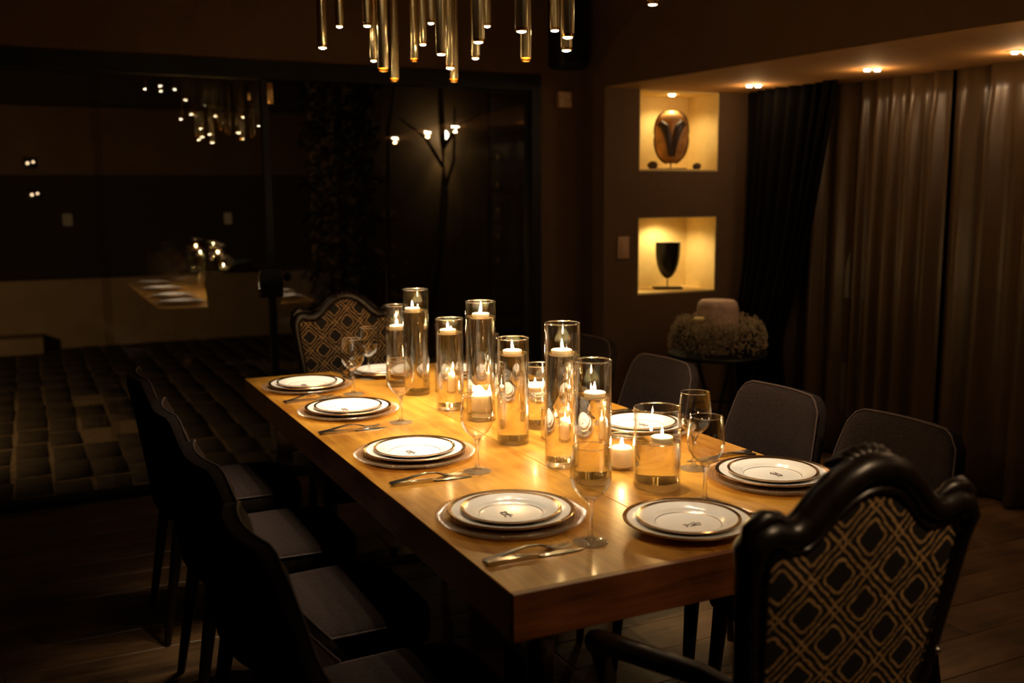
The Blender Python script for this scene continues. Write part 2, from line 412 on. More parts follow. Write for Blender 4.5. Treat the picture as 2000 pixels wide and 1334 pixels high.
gw = thing('garden_wall', 'dim plastered garden wall behind the right-hand glass pane', 'wall', (0, 7.0, 0))
ob('render_coat', MB().bevbox(1.55, 3.18, 0, .2, -.1, 2.75, .01), 'house_brown', gw)
gd = thing('garden_door', 'dark slatted garden door beside the plastered wall', 'door', (0, 6.98, 0))
ob('leaf', MB().box(3.2, 4.3, .03, .12, -.1, 2.7), 'house_dark', gd, smooth=False)
for k in range(9): ob('slat', MB().bevbox(3.2, 4.3, 0, .03, .06+k*.29, .06+k*.29+.26, .006), 'house_dark', gd)
for z in (.85, 1.08, 1.31, 1.55, 1.80): ob('stud', MB().ball((3.26, -.005, z), .022, 8, 6, (.7, .5, 1.4)), 'brass', gd)
gl = thing('garden_lamp', 'round white wall lamp glowing on the garden wall', 'lamp', (2.70, 6.97, 1.99))
ob('bulb', MB().ball((0, -.06, 0), .040, 14, 10), 'garden_lamp', gl)
ob('bracket', MB().tube([(0, .03, .05), (0, -.02, .06), (0, -.06, .045)], .010, 8), 'black_metal', gl)
spot('garden_lamp_light', (0, -.05, -.06), 2.2, (1, .76, .36), 70, .8, .02, gl, aim=(0.01, 0.0, -1.0))
plight('garden_lamp_glow', (0, -.14, 0), .9, (1, .72, .34), .04, gl)
# two small lanterns on the facade
for x, z, k in ((-.62, 1.79, 'upper'), (-.60, 1.49, 'lower')):
    ln = thing('facade_lantern', k+' small lantern on the facade at far left', 'lamp', (x, 9.35 if z > 1.68 else 9.55, z), group='facade lanterns')
    ob('bulb', MB().ball((-.02, -.032, 0), .013, 8, 6), 'lantern_bulb', ln); ob('bulb', MB().ball((.03, -.031, .012), .011, 8, 6), 'lantern_bulb', ln)
    ob('back_plate', MB().bevbox(-.06, .06, -.02, 0, -.05, .05, .008), 'black_metal', ln)
pl = thing('added_patio_spotlight', 'added unseen spotlight brightening facade and paving, left of the picture', 'lamp', (-2.5, 5.0, -.02))  # added lamp out of view, brightens the facade and the paving
ob('spike', MB().tube([(0, 0, -.06), (0, 0, .9)], .015, 8), 'black_metal', pl)
ob('head', MB().tube([(-.05, -.09, .98), (.05, .09, .90)], [.05, .06], 14), 'black_metal', pl)
spot('added_patio_light', (.08, .13, .92), 62.0, (1, .62, .28), 150, .5, .05, pl, aim=(3.0, 2.3, .3))
# slim tree and leafy column in the patio
tr = thing('patio_tree', 'thin bare dark tree in front of the garden wall', 'tree', (2.42, 6.55, 0))
ob('trunk', MB().tube([(-.10, 0, -.05), (-.06, 0, .35), (.02, 0, .75), (.10, 0, 1.1), (.13, .0, 1.5), (.12, 0, 1.95), (.10, 0, 2.5)], [.05, .045, .04, .036, .032, .028, .02], 10), 'bark', tr)
for pts in ([(.12, 0, 1.85), (.25, -.05, 2.05), (.45, -.05, 2.14)], [(.12, 0, 1.7), (-.02, .05, 1.95), (-.25, .05, 2.1)], [(.13, 0, 1.5), (.22, 0, 1.75), (.25, .03, 2.2)], [(-.40, .1, -.05), (-.36, .1, .9), (-.33, .1, 2.0), (-.25, .1, 2.5)]):
    ob('branch', MB().tube(pts, [.018, .014, .008] if len(pts) == 3 else [.02, .018, .014, .01], 7), 'bark', tr)
hd = thing('climbing_hedge', 'tall black leafy column of climbing plants behind the door', 'plant', (1.68, 6.7, 0))
hb = MB()
for k in range(3600):
    z = rng.uniform(0, 2.75); sc = .30 + .05*math.sin(z*17) + .03*math.sin(z*41); a = rng.uniform(0, 2*PI); r_ = sc*math.sqrt(rng.uniform(.4, 1))
    c = Vector((r_*math.cos(a), r_*.55*math.sin(a), z)); n = Vector((rng.gauss(0, 1), rng.gauss(0, 1), rng.gauss(0, 1))).normalized(); t = n.orthogonal().normalized(); q = n.cross(t); s = rng.uniform(.025, .05)
    hb.add([c-t*s, c+q*s*.5, c+t*s, c-q*s*.5, c+n*.004], [(0, 1, 4), (1, 2, 4), (2, 3, 4), (3, 0, 4)])
o = ob('foliage', hb, 'leaf_dark', hd, smooth=False); o['kind'] = 'stuff'
ob('stem', MB().tube([(0, 0, -.05), (.02, 0, 1), (-.02, 0, 2.6)], .04, 8), 'bark', hd)

# ================================================================== TABLE
TZ, TL, TH = .77, 2.32, .0886
tb = thing('dining_table', 'long thick wooden dining table set for ten', 'table', (0, 0, 0))
for a, b in ((0, .4385), (.4397, .72), (.7212, 1.0)):
    ob('top_board', MB().bevbox(a, b, .014, TL, TZ-TH, TZ, .0012, 1), 'table_wood', tb, smooth=False)
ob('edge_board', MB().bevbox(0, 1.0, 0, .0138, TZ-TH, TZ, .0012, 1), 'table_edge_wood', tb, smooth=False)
for yy in (.10, 2.16):
    for xx in (.075, .865):
        ob('leg', MB().bevbox(xx, xx+.06, yy, yy+.10, .03, TZ-TH, .002, 1), 'table_leg_steel', tb, smooth=False)
    ob('foot_bar', MB().bevbox(.075, .925, yy, yy+.10, .0, .03, .002, 1), 'table_leg_steel', tb, smooth=False)

# ================================================================== TABLEWARE
def bez(p0, p1, p2, p3, n=10):
    return [((1-t)**3*p0[0]+3*(1-t)**2*t*p1[0]+3*(1-t)*t*t*p2[0]+t**3*p3[0], (1-t)**3*p0[1]+3*(1-t)**2*t*p1[1]+3*(1-t)*t*t*p2[1]+t**3*p3[1]) for t in [i/n for i in range(n+1)]]
mono = MB()
strokes = [bez((-.024, .004), (-.020, .012), (-.010, .012), (-.012, .002)), bez((-.012, .002), (-.014, -.010), (-.026, -.008), (-.020, -.001)),
           bez((-.020, -.001), (-.010, .006), (0, .004), (.004, .010)), bez((-.002, -.012), (.000, -.002), (.004, .008), (.008, .014)),
           bez((.008, .014), (.018, .014), (.018, .003), (.004, .001)), bez((.004, .001), (.010, -.006), (.014, -.012), (.024, -.008)),
           bez((-.014, -.011), (-.004, -.006), (.008, -.006), (.020, -.013)), bez((.010, .002), (.020, .006), (.026, .004), (.028, -.001))]
for s in strokes:
    mono.tube([(x, y, 0) for x, y in s], [.0006+.0007*math.sin(PI*i/(len(s)-1)) for i in range(len(s))], 6)
mono_me = mono.mesh('monogram', 'monogram_ink')
def plate_mesh(Rr, k):
    s = Rr/.135
    prof = [(0, .0035), (.078*s, .0035), (.086*s, .0045), (.094*s, .010), (.100*s, .0135), (.128*s, .0185), (.1345*s, .0200), (.135*s, .0190),
            (.134*s, .0170), (.102*s, .0100), (.092*s, .0045), (.078*s, .0012), (.074*s, 0), (.068*s, 0), (.066*s, .0015), (0, .0015)]
    body = MB().lathe(prof, 96).mesh('plate_body', 'porcelain')
    b = MB().lathe([(.1268*s, .01845), (.1268*s, .0190), (.1345*s, .0207), (.1358*s, .0195), (.1352*s, .0178), (.1335*s, .0172), (.1335*s, .0180)], 96).mesh('rim_band', 'gold_band')
    rg = MB().lathe([(.0855*s, .0045), (.0855*s, .00485), (.0868*s, .0054), (.0868*s, .0049)], 96).mesh('well_line', 'gold_band')
    return body, b, rg
PM = {'dinner_plate': plate_mesh(.135, 0), 'salad_plate': plate_mesh(.107, 1)}
def plate(kind, x, y, z, rz, label, group):
    t = thing(kind, label, 'plate', (x, y, z), rz, group)
    a, b, c = PM[kind]
    ob('plate_body', a, None, t); ob('rim_band', b, None, t); ob('well_line', c, None, t)
    if kind == 'salad_plate': ob('monogram', mono_me, None, t, (0, -.012, .0038)).scale = (.8, .8, .8)
    return t
NS = 168
def wv(k, i):
    if k in (0, 13): return (0, 0)
    h = {3: .0005, 4: .0012, 5: .0020, 6: .0026, 7: .0030, 8: .0022, 9: .0012}.get(k, 0)
    return (h*.9*(1 if i % 2 else -1), h*.6*(1 if i % 2 else -1)+ (.0007*math.sin(i*2*PI*9/NS) if k in (6, 7, 8) else 0))
ch_prof = [(0, .004), (.09, .004), (.105, .0045), (.118, .0075), (.130, .009), (.142, .0115), (.154, .014), (.160, .0135), (.157, .0095), (.142, .0072), (.120, .0035), (.105, .0005), (.09, 0), (0, 0)]
charger_me = MB().lathe(ch_prof, NS, wave=wv).mesh('charger', 'charger_glass', True, 25)
ring_mb = MB()
for r_ in (.112, .119, .126, .133, .140, .147): 
    z_ = .0055 + (r_-.105)*.165
    ring_mb.lathe([(r_-.0012, z_), (r_, z_+.0016), (r_+.0012, z_+.0003), (r_, z_-.0006), (r_-.0012, z_)], 96)
ring_me = ring_mb.mesh('ridge_rings', 'charger_glass')
def charger(x, y, label):
    t = thing('charger_plate', label, 'charger', (x, y, TZ), 0, 'ribbed glass chargers')
    ob('glass_dish', charger_me, None, t); ob('ridge_rings', ring_me, None, t); return t
# wine glass
gb = MB().lathe([(.006, .088), (.016, .0905), (.0285, .102), (.0375, .117), (.0415, .133), (.0412, .148), (.0388, .170), (.0362, .193), (.0358, .1952), (.0350, .1950),
                 (.0352, .193), (.0378, .170), (.0402, .148), (.0404, .133), (.0364, .118), (.0275, .104), (.0155, .0935), (0, .0915)], 40).mesh('bowl', 'wine_glass')
gs = MB().lathe([(0, .0062), (.0125, .0064), (.0085, .0085), (.0058, .0135), (.0046, .026), (.0042, .045), (.0044, .062), (.0056, .074), (.0085, .082), (.0125, .0875), (.0100, .0892), (.004, .0905), (0, .0908)], 32).mesh('stem', 'crystal')
gf = MB().lathe([(0, .0), (.0355, 0), (.0362, .0012), (.0350, .0022), (.020, .0046), (.012, .0062), (0, .0062)], 36).mesh('foot', 'foot_glass')
gr_ = MB().tube([(.0355*math.cos(i*PI/20), .0355*math.sin(i*PI/20), .1951) for i in range(40)], .0009, 8, True).mesh('rim', 'rim_glass')
def wine_glass(x, y, label):
    t = thing('wine_glass', label, 'wine glass', (x, y, TZ), 0, 'clear wine glasses')
    ob('bowl', gb, None, t); ob('stem', gs, None, t); ob('foot', gf, None, t); ob('rim', gr_, None, t); return t
# cutlery, lying along local +X
def strip(pts):  # pts: x, halfwidth, z, thickness
    vs, fs = [], []
    for x, hw, z, th in pts: vs += [(x, -hw, z), (x, hw, z), (x, hw*.9, z+th), (x, -hw*.9, z+th)]
    for i in range(len(pts)-1):
        a, b = 4*i, 4*i+4
        for k in range(4): fs.append((a+k, a+(k+1) % 4, b+(k+1) % 4, b+k))
    fs += [(0, 3, 2, 1), tuple(4*(len(pts)-1)+k for k in range(4))]
    return vs, fs
kh = MB().add(*strip([(0, .006, .001, .004), (.006, .0095, .0005, .0075), (.03, .0085, .0005, .0075), (.07, .0070, .0005, .007), (.098, .0058, .001, .0065), (.105, .0068, .001, .0055)])).mesh('handle', 'steel', True, 50)
kb = MB().add(*strip([(.103, .0055, .002, .003), (.112, .0085, .001, .0022), (.15, .0100, .0008, .002), (.18, .0095, .0006, .0018), (.20, .006, .0005, .0015), (.208, .0015, .0005, .001)])).mesh('blade', 'steel', True, 50)
fh = MB().add(*strip([(0, .005, .001, .0025), (.005, .0090, .0012, .003), (.03, .0080, .004, .003), (.06, .0058, .0095, .003), (.09, .0042, .0140, .003), (.115, .0040, .0130, .003), (.128, .0060, .0095, .0028), (.138, .0110, .0060, .0022), (.150, .0120, .0035, .002)])).mesh('handle', 'steel', True, 50)
tine = MB().add(*strip([(.148, .0015, .0035, .002), (.165, .0014, .0022, .002), (.180, .0012, .0035, .0018), (.190, .0006, .0058, .001)])).mesh('tine', 'steel', True, 50)
def cutlery(x, y, rz, where):
    k = thing('table_knife', 'polished steel knife '+where, 'knife', (x, y, TZ), rz, 'table knives')
    ob('handle', kh, None, k); ob('blade', kb, None, k)
    c, s = math.cos(rz), math.sin(rz); dx, dy = .002, .019
    f = thing('table_fork', 'polished steel fork '+where, 'fork', (x+dx*c-dy*s, y+dx*s+dy*c, TZ), rz+R(2), 'table forks')
    ob('handle', fh, None, f)
    for j in range(4): ob('tine', tine, None, f, (0, -.0093+j*.0062, 0))
def setting(x, y, rz, where, gx=None, gy=None, has_ch=True, cut=None):
    zb = TZ
    if has_ch: charger(x, y, 'ribbed clear glass charger under the plates '+where); zb = TZ+.0042
    plate('dinner_plate', x, y, zb, rz, 'large white dinner plate with dark gold rim '+where, 'dinner plates')
    plate('salad_plate', x, y, zb+.0038, rz, 'small monogrammed white plate on top '+where, 'salad plates')
    if gx is not None: wine_glass(gx, gy, 'empty clear wine glass '+where)
    if cut: cutlery(*cut, where)
LW = ['at the nearest left-side place', 'at the second-nearest left-side place', 'at the third left-side place', 'at the farthest left-side place']
RW = ['at the nearest right-side place', 'at the second-nearest right-side place', 'at the third right-side place', 'at the farthest right-side place']
setting(.176, .371, R(-90), LW[0], .253, .170, True, (.016, .148, R(-1.5)))
setting(.175, .953, R(-90), LW[1], .263, .742, True, (.026, .715, R(-3)))
setting(.175, 1.554, R(-90), LW[2], .277, 1.344, True, (.012, 1.302, R(-1)))
setting(.164, 2.023, R(-90), LW[3], .278, 1.835, True, (.025, 1.788, R(8)))
setting(.865, .349, R(90), RW[0], .757, .517, True, (.985, .575, R(180)))
setting(.872, .936, R(90), RW[1], .735, 1.115, True, (.985, 1.16, R(180)))
setting(.86, 1.53, R(90), RW[2], .745, 1.72, True, (.985, 1.75, R(180)))
setting(.83, 2.00, R(90), RW[3], None, None, True, None)
setting(.481, .159, 0, 'at the near end of the table', .614, .281, False, (.655, .018, R(92)))
setting(.50, 2.175, R(180), 'at the far end of the table', .420, 2.10, False, (.345, 2.30, R(-88)))

# ------------------------------------------------------------------ candles and vases
flame_me = MB().lathe([(0, 0), (.0022, .0018), (.0033, .0046), (.0031, .0078), (.0019, .0128), (.0008, .0170), (0, .0205)], 10).mesh('flame', 'flame')
wick_me = MB().tube([(0, 0, -.003), (.0003, 0, .004), (.001, 0, .008)], .0009, 6).mesh('wick', 'wick')
float_me = MB().lathe([(0, 0), (.0215, 0), (.0235, .0015), (.0262, .0125), (.0262, .0145), (.0240, .0160), (.0200, .0155), (.008, .0140), (0, .0138)], 32).mesh('wax', 'candle_wax')
def floating(x, y, z, label, s=1.0):
    t = thing('floating_candle', label, 'candle', (x, y, z-.0065), random.uniform(0, 6), 'floating candles')
    ob('wax', float_me, None, t); w_ = ob('wick', wick_me, None, t, (0, 0, .0145)); f_ = ob('flame', flame_me, None, t, (.0008, 0, .0195)); f_.scale = (1, 1, s)
    return t
def vase(x, y, r, h, lev, cx, cy_, lab, clab, s=1.0):
    t = thing('cylinder_vase', lab, 'vase', (x, y, TZ), 0, 'clear cylinder vases'); wl = .0026; bh = .014
    ob('glass_wall', MB().lathe([(r-.001, bh), (r, bh+.002), (r, h-.0015), (r-.0008, h), (r-wl+.0008, h), (r-wl, h-.0015), (r-wl, bh), (r-.001, bh)], 56), 'vase_glass', t)
    ob('glass_base', MB().lathe([(0, 0.0008), (r-.010, .0008), (r-.006, 0), (r-.0025, 0), (r-.0004, .003), (r-.0004, bh-.002), (r-.0025, bh-.0003), (0, bh-.0003)], 56), 'base_glass', t)
    ob('rim', MB().tube([((r-wl/2)*math.cos(i*PI/32), (r-wl/2)*math.sin(i*PI/32), h) for i in range(64)], .0017, 8, True), 'rim_glass', t)
    ob('waterline', MB().tube([((r-wl-.0007)*math.cos(i*PI/32), (r-wl-.0007)*math.sin(i*PI/32), lev) for i in range(64)], .0006, 6, True), 'rim_glass', t)
    ri = r-wl-.0002
    ob('water', MB().lathe([(0, bh+.0002), (ri-.002, bh+.0002), (ri, bh+.002), (ri, lev), (ri-.0015, lev-.0006), (0, lev-.0008)], 56), 'water', t)
    floating(x+cx, y+cy_, TZ+lev, clab, s)
TALL, MED, SHORT = .365, .294, .188
D = Vector((.437, .90)); S_ = Vector((.90, -.437))          # view-aligned ground directions for where the candles drifted
def off(a, b): q = S_*a + D*b; return q.x, q.y
vase(.478, 1.74, .0445, TALL, .293, *off(-.010, -.006), 'tall water-filled glass vase farthest from the camera', 'white floating candle in the farthest tall vase')
vase(.470, 1.915, .0430, MED, .212, *off(.000, 0), 'medium glass vase half hidden behind the farthest tall vase', 'white floating candle in the vase behind the farthest tall vase')
vase(.487, 1.458, .0445, MED, .250, *off(-.005, .002), 'medium glass vase between the farthest and middle tall vases', 'white floating candle in the medium vase between two tall ones', 1.0)
vase(.511, 1.268, .0460, TALL, .320, *off(.001, .002), 'tall glass vase in the middle of the row', 'white floating candle in the middle tall vase', 1.5)
vase(.471, .964, .0450, MED, .253, *off(-.001, -.004), 'medium glass vase standing just before the middle tall vase', 'white floating candle in the medium vase at row centre', 1.2)
vase(.624, 1.099, .0480, SHORT, .115, *off(-.012, 0), 'short wide glass vase half hidden behind the nearest tall vase', 'white floating candle in the half hidden short vase')
vase(.480, .698, .0445, TALL, .290, *off(-.002, -.004), 'nearest of the three tall water-filled glass vases', 'white floating candle in the nearest tall vase', 1.1)
vase(.475, .540, .0455, MED, .210, *off(.005, -.006), 'medium glass vase just in front of the nearest tall vase', 'white floating candle in the nearest medium vase')
vase(.591, .437, .0560, SHORT, .108, *off(.012, .006), 'short wide glass vase nearest the front of the table', 'white floating candle in the nearest short wide vase')
def pillar(x, y, r, h, ch, where):
    t = thing('candle_holder', 'low clear glass candle holder '+where, 'candle holder', (x, y, TZ), 0, 'glass candle holders')
    ob('glass_wall', MB().lathe([(r-.001, .006), (r, .008), (r, h-.001), (r-.0008, h), (r-.0018, h), (r-.0025, h-.001), (r-.0025, .006), (r-.001, .006)], 40), 'vase_glass', t)
    ob('glass_base', MB().lathe([(0, .0005), (r-.004, 0), (r-.0006, .002), (r-.0006, .0052), (0, .0052)], 40), 'base_glass', t)
    ob('rim', MB().tube([((r-.00125)*math.cos(i*PI/24), (r-.00125)*math.sin(i*PI/24), h) for i in range(48)], .0015, 8, True), 'rim_glass', t)
    cr = r*.72
    c = thing('pillar_candle', 'cream pillar candle burning in the glass holder '+where, 'candle', (x, y, TZ+.0055), 0, 'pillar candles')
    ob('wax', MB().lathe([(0, 0), (cr-.002, 0), (cr, .002), (cr, ch-.003), (cr-.003, ch), (cr-.006, ch-.003), (.008, ch-.006), (0, ch-.006)], 32), 'candle_wax', c)
    ob('wick', wick_me, None, c, (0, 0, ch-.004)); f_ = ob('flame', flame_me, None, c, (.001, 0, ch)); f_.scale = (1.5, 1.5, 1.15)
pillar(.598, .603, .0375, .085, .050, 'nearest the front, beside the short vase')
pillar(.590, 1.740, .0420, .092, .060, 'behind the vases toward the far end')
pillar(.560, 1.385, .0375, .080, .050, 'behind the middle of the vase row')
pillar(.600, .955, .0420, .086, .055, 'hidden behind the nearest tall vase')

# ================================================================== DINING CHAIRS
def dining_chair():
    t = thing('dining_chair', '', 'chair', (0, 0, 0), 0, 'dark upholstered dining chairs')
    # seat cushion
    sm = MB()
    def seatf(u, v):
        a = 2*PI*u; e = .42; ca, sa = math.cos(a), math.sin(a)
        x = math.copysign(abs(ca)**e, ca); yv = math.copysign(abs(sa)**e, sa)
        prof = [(.93, -.075), (.99, -.068), (1.0, -.045), (1.0, -.02), (.985, -.004), (.93, .004), (.75, .009), (.4, .011), (.001, .012)]
        k = v*(len(prof)-1); i = min(int(k+1e-6), len(prof)-1); s, z = prof[i]
        hw = .225 - .018*(1-yv)/2
        return (x*hw*s, .02+yv*.225*s, .47+z)
    sm.grid(seatf, 48, 9, True)
    n0 = len(sm.v); sm.f.append(tuple(range(48))[::-1]); sm.f.append(tuple(range(n0-48, n0)))
    seat = ob('seat', sm, 'chair_fabric', t, ang=60)
    pts = [seatf(i/48, 4/8) for i in range(48)]
    ob('piping', MB().tube([(x*1.004, yv, z) for x, yv, z in pts], .0028, 6, True), 'chair_piping', seat)
    # curved back shell whose wings sweep forward into the seat
    H0, H1 = .40, .875
    def shell(u, v, d):
        uu = 2*u-1
        z = H0+(H1-H0)*v
        hw = .222 - .018*v - .022*v**3
        # rounded top corners
        rc = max(0, (abs(uu)-.72)/.28)
        z -= .040*rc**2.2*v**3
        x = uu*hw
        yv = -.205 - .052*v - .018*v*v + (.035+.03*(1-v))*uu*uu + .16*max(0, (abs(uu)-.55)/.45)**2*(max(0, 1-v*1.6))**1.5
        th = .024 if 0 < v else .02
        n = Vector((-uu*.35*(1 if d > 0 else 1), 1, .12)).normalized()
        return Vector((x, yv, z)) + n*d*th
    bk = MB(); NU, NV = 17, 15
    vs = []; fs = []
    for d in (1, -1):
        for j in range(NV):
            for i in range(NU):
                e = 1.0
                if i in (0, NU-1) or j in (0, NV-1): e = .55
                vs.append(shell(i/(NU-1), j/(NV-1), d*e))
    o_ = NU*NV
    for j in range(NV-1):
        for i in range(NU-1):
            a = j*NU+i; fs.append((a, a+1, a+NU+1, a+NU)); fs.append((o_+a, o_+a+NU, o_+a+NU+1, o_+a+1))
    edge = [i for i in range(NU)] + [j*NU+NU-1 for j in range(1, NV)] + [(NV-1)*NU+i for i in range(NU-2, -1, -1)] + [j*NU for j in range(NV-2, 0, -1)]
    for a, b in zip(edge, edge[1:]+edge[:1]): fs.append((a, o_+a, o_+b, b))
    bk.add(vs, fs)
    back = ob('backrest', bk, 'chair_fabric', t, ang=70)
    pp = [shell(0, j/14, .58) for j in range(2, 15)]+[shell(i/16, 1, .58) for i in range(1, 16)]+[shell(1, j/14, .58) for j in range(14, 1, -1)]
    ob('piping', MB().tube(pp, .003, 6), 'chair_piping', back)
    for sx in (-1, 1):
        ob('leg', MB().tube([(sx*.175, .185, .41), (sx*.19, .215, 0)], [.022, .012], 10), 'dark_wood', t)
        ob('leg', MB().tube([(sx*.165, -.17, .41), (sx*.195, -.235, 0)], [.022, .012], 10), 'dark_wood', t)
    ob('seat_frame', MB().bevbox(-.185, .185, -.17, .20, .375, .41, .008), 'black_metal', t)
    return t
ch0 = dining_chair()
CL = ['nearest', 'second-nearest', 'third', 'farthest']
ch0.location = (-.140, .28, 0); ch0.rotation_euler = (0, 0, R(-90)); ch0['label'] = 'nearest dark fabric dining chair along the left side of the table'
for k, (yy, rz, xx) in enumerate(((.83, -88, -.135), (1.39, -91, -.140), (2.00, -90, -.150))):
    dup(ch0, (xx, yy, 0), R(rz), CL[k+1]+' dark fabric dining chair along the left side of the table')
for k, (yy, rz, xx) in enumerate(((.345, 90, 1.045), (.815, 89, 1.045), (1.42, 91, 1.05), (2.02, 90, 1.10))):
    dup(ch0, (xx, yy, 0), R(rz), CL[k]+' dark fabric dining chair along the right side of the table')

# ================================================================== CARVED ARMCHAIRS
def armchair(label, loc, rz):
    t = thing('carved_armchair', label, 'armchair', loc, rz, 'carved armchairs at the table ends')
    def yb(z): return -.235 - (z-.45)*.15
    half = [(0, .455), (.09, .455), (.150, .470), (.168, .53), (.182, .62), (.196, .72), (.210, .82), (.220, .90), (.222, .940), (.208, .962), (.188, .966), (.165, .958), (.142, .958), (.116, .975), (.088, 1.004), (.055, 1.030), (.025, 1.042), (0, 1.045)]
    half = [(x*.97, z) for x, z in half]
    out = half + [(-x, z) for x, z in half[-2:0:-1]]
    P3 = [(x, yb(z), z) for x, z in out]
    ob('back_frame', MB().tube(P3, [.0165+.006*(z > .93) for x, z in out], 12, True, 1.25, (0, 1, .1)), 'dark_wood', t, ang=60)
    ob('inner_moulding', MB().tube([(x*.88, yb(z)-.012, .72+(z-.72)*.905) for x, z in out], .006, 6, True), 'dark_wood', t, ang=60)
    # upholstered panel, padded both ways
    pn = MB(); n = len(out); c = (0, .73)
    for sd in (1, -1):
        rings = [(1.0, 0), (.97, .010), (.86, .017), (.6, .022), (.3, .024)]
        vs = []; fs = []
        for s, d in rings: vs += [(x*s, yb(c[1]+(z-c[1])*s)+sd*d, c[1]+(z-c[1])*s) for x, z in out]
        vs.append((0, yb(c[1])+sd*.025, c[1]))
        for k in range(len(rings)-1):
            for i in range(n): j = (i+1) % n; fs.append((k*n+i, k*n+j, (k+1)*n+j, (k+1)*n+i))
        k = len(rings)-1
        for i in range(n): fs.append((k*n+i, k*n+(i+1) % n, len(vs)-1))
        pn.add(vs, fs)
    ob('back_panel', pn, 'lattice_back', t, ang=60)
    cr = MB()
    for k in range(-3, 4):
        a = k*.40
        p0 = Vector((.006*k, yb(1.04)+.004, 1.046)); p1 = p0 + Vector((math.sin(a)*.030, .016, math.cos(a)*.022)); p2 = p1 + Vector((math.sin(a)*.010, .020, -.010))
        cr.tube([p0, (p0+p1)/2+Vector((0, -.002, .004)), p1, p2], [.008, .0095, .0095, .006], 8)
    ob('shell_crest', cr, 'dark_wood', t, ang=60)
    for sx in (-1, 1):
        ob('shoulder_scroll', MB().tube([(sx*.149, yb(.97), .972), (sx*.172, yb(.98), .985), (sx*.197, yb(.985), .988), (sx*.219, yb(.97), .974), (sx*.223, yb(.95), .945)], [.008, .013, .016, .014, .010], 8), 'dark_wood', t, ang=60)
        ob('leaf_carving', MB().tube([(sx*.04, yb(1.05)+.01, 1.055), (sx*.075, yb(1.03)+.012, 1.030), (sx*.11, yb(1.0)+.012, 1.000), (sx*.14, yb(.98)+.008, .980)], [.006, .011, .009, .004], 8), 'dark_wood', t, ang=60)
        ob('back_stile', MB().tube([(sx*.150, yb(.50), .50), (sx*.165, -.235, .38)], [.022, .024], 10), 'dark_wood', t)
        ob('arm', MB().tube([(sx*.178, yb(.68), .685), (sx*.205, -.19, .695), (sx*.243, -.09, .690), (sx*.256, .01, .672), (sx*.254, .065, .655), (sx*.246, .085, .635)], [.018, .019, .020, .021, .022, .014], 10), 'dark_wood', t, ang=60)
        ob('arm_support', MB().tube([(sx*.253, .055, .650), (sx*.246, .03, .58), (sx*.238, .00, .50), (sx*.236, .03, .42)], [.017, .015, .018, .020], 10), 'dark_wood', t, ang=60)
        ob('stud', MB().ball((sx*.191, yb(.70)-.022, .70), .006, 8, 6), 'steel', t)
        ob('leg', MB().tube([(sx*.225, .215, .40), (sx*.240, .235, .32), (sx*.228, .235, .20), (sx*.212, .225, .08), (sx*.222, .245, .01), (sx*.222, .245, 0)], [.030, .027, .020, .014, .018, .018], 10), 'dark_wood', t, ang=60)
        ob('leg', MB().tube([(sx*.170, -.225, .40), (sx*.175, -.255, .25), (sx*.180, -.300, .05), (sx*.180, -.31, 0)], [.025, .021, .016, .016], 10), 'dark_wood', t, ang=60)
    def sf(u, v):
        a = 2*PI*u; ca, sa = math.cos(a), math.sin(a); e = .5
        x = math.copysign(abs(ca)**e, ca); yv = math.copysign(abs(sa)**e, sa)
        pr = [(.95, -.055), (1.0, -.045), (1.0, -.01), (.96, .012), (.8, .026), (.5, .034), (.2, .037), (.001, .038)]
        s, z = pr[min(int(round(v*(len(pr)-1))), len(pr)-1)]
        return (x*(.218+.03*yv)*s, .005+yv*.232*s, .425+z)
    sm = MB().grid(sf, 40, 8, True); nn = len(sm.v); sm.f.append(tuple(range(40))[::-1]); sm.f.append(tuple(range(nn-40, nn)))
    ob('seat', sm, 'lattice_seat', t, ang=60)
    ob('seat_rail', MB().prism([(-.195, -.245), (.195, -.245), (.262, .235), (.12, .255), (0, .262), (-.12, .255), (-.262, .235)], .325, .388), 'dark_wood', t, ang=30)
    return t
armchair('carved dark armchair with gold lattice fabric nearest the camera', (.414, -.075, 0), R(-1))
armchair('carved dark armchair with gold lattice fabric at the far table end', (.475, 2.26, 0), R(180))

# ================================================================== CHANDELIER
TUBES = [  # x, y, tip z, diameter, recessed lamp
 (.24, 1.95, 1.95, .034, 0), (.26, 1.81, 2.00, .028, 0), (.335, 1.75, 1.998, .030, 0), (.38, 1.83, 1.90, .026, 0), (.373, 1.712, 1.853, .035, 1), (.521, 2.024, 1.86, .035, 1),
 (.51, 1.79, 1.90, .029, 1), (.525, 1.745, 1.95, .027, 0), (.51, 1.63, 2.00, .026, 0), (.489, 1.495, 1.885, .035, 0), (.633, 1.772, 1.882, .034, 0), (.70, 1.90, 1.853, .033, 1),
 (.67, 1.64, 1.90, .029, 0), (.486, 1.206, 1.882, .036, 0), (.70, 1.61, 2.00, .026, 0), (.498, .954, 1.876, .035, 0), (.724, 1.377, 1.863, .034, 1), (.86, 1.44, 1.972, .034, 0),
 (.606, .899, 1.860, .035, 0), (.772, 1.204, 1.875, .035, 0), (.94, 1.002, 1.985, .035, 0),
 (.30, 1.30, 2.20, .032, 0), (.12, 1.15, 2.21, .032, 0), (.45, .75, 2.18, .032, 0), (.25, .95, 2.22, .032, 0), (.62, .62, 2.16, .032, 0), (.72, .95, 2.20, .032, 0), (.85, .70, 2.15, .032, 0), (.18, 1.5, 2.20, .032, 0)]
cl = thing('chandelier', 'cluster chandelier of slim brass tube pendants over the table', 'chandelier', (.5, 1.3, ZC))
ob('canopy', MB().bevbox(-.42, .50, -.75, .75, -.05, 0, .006), 'brass', cl)
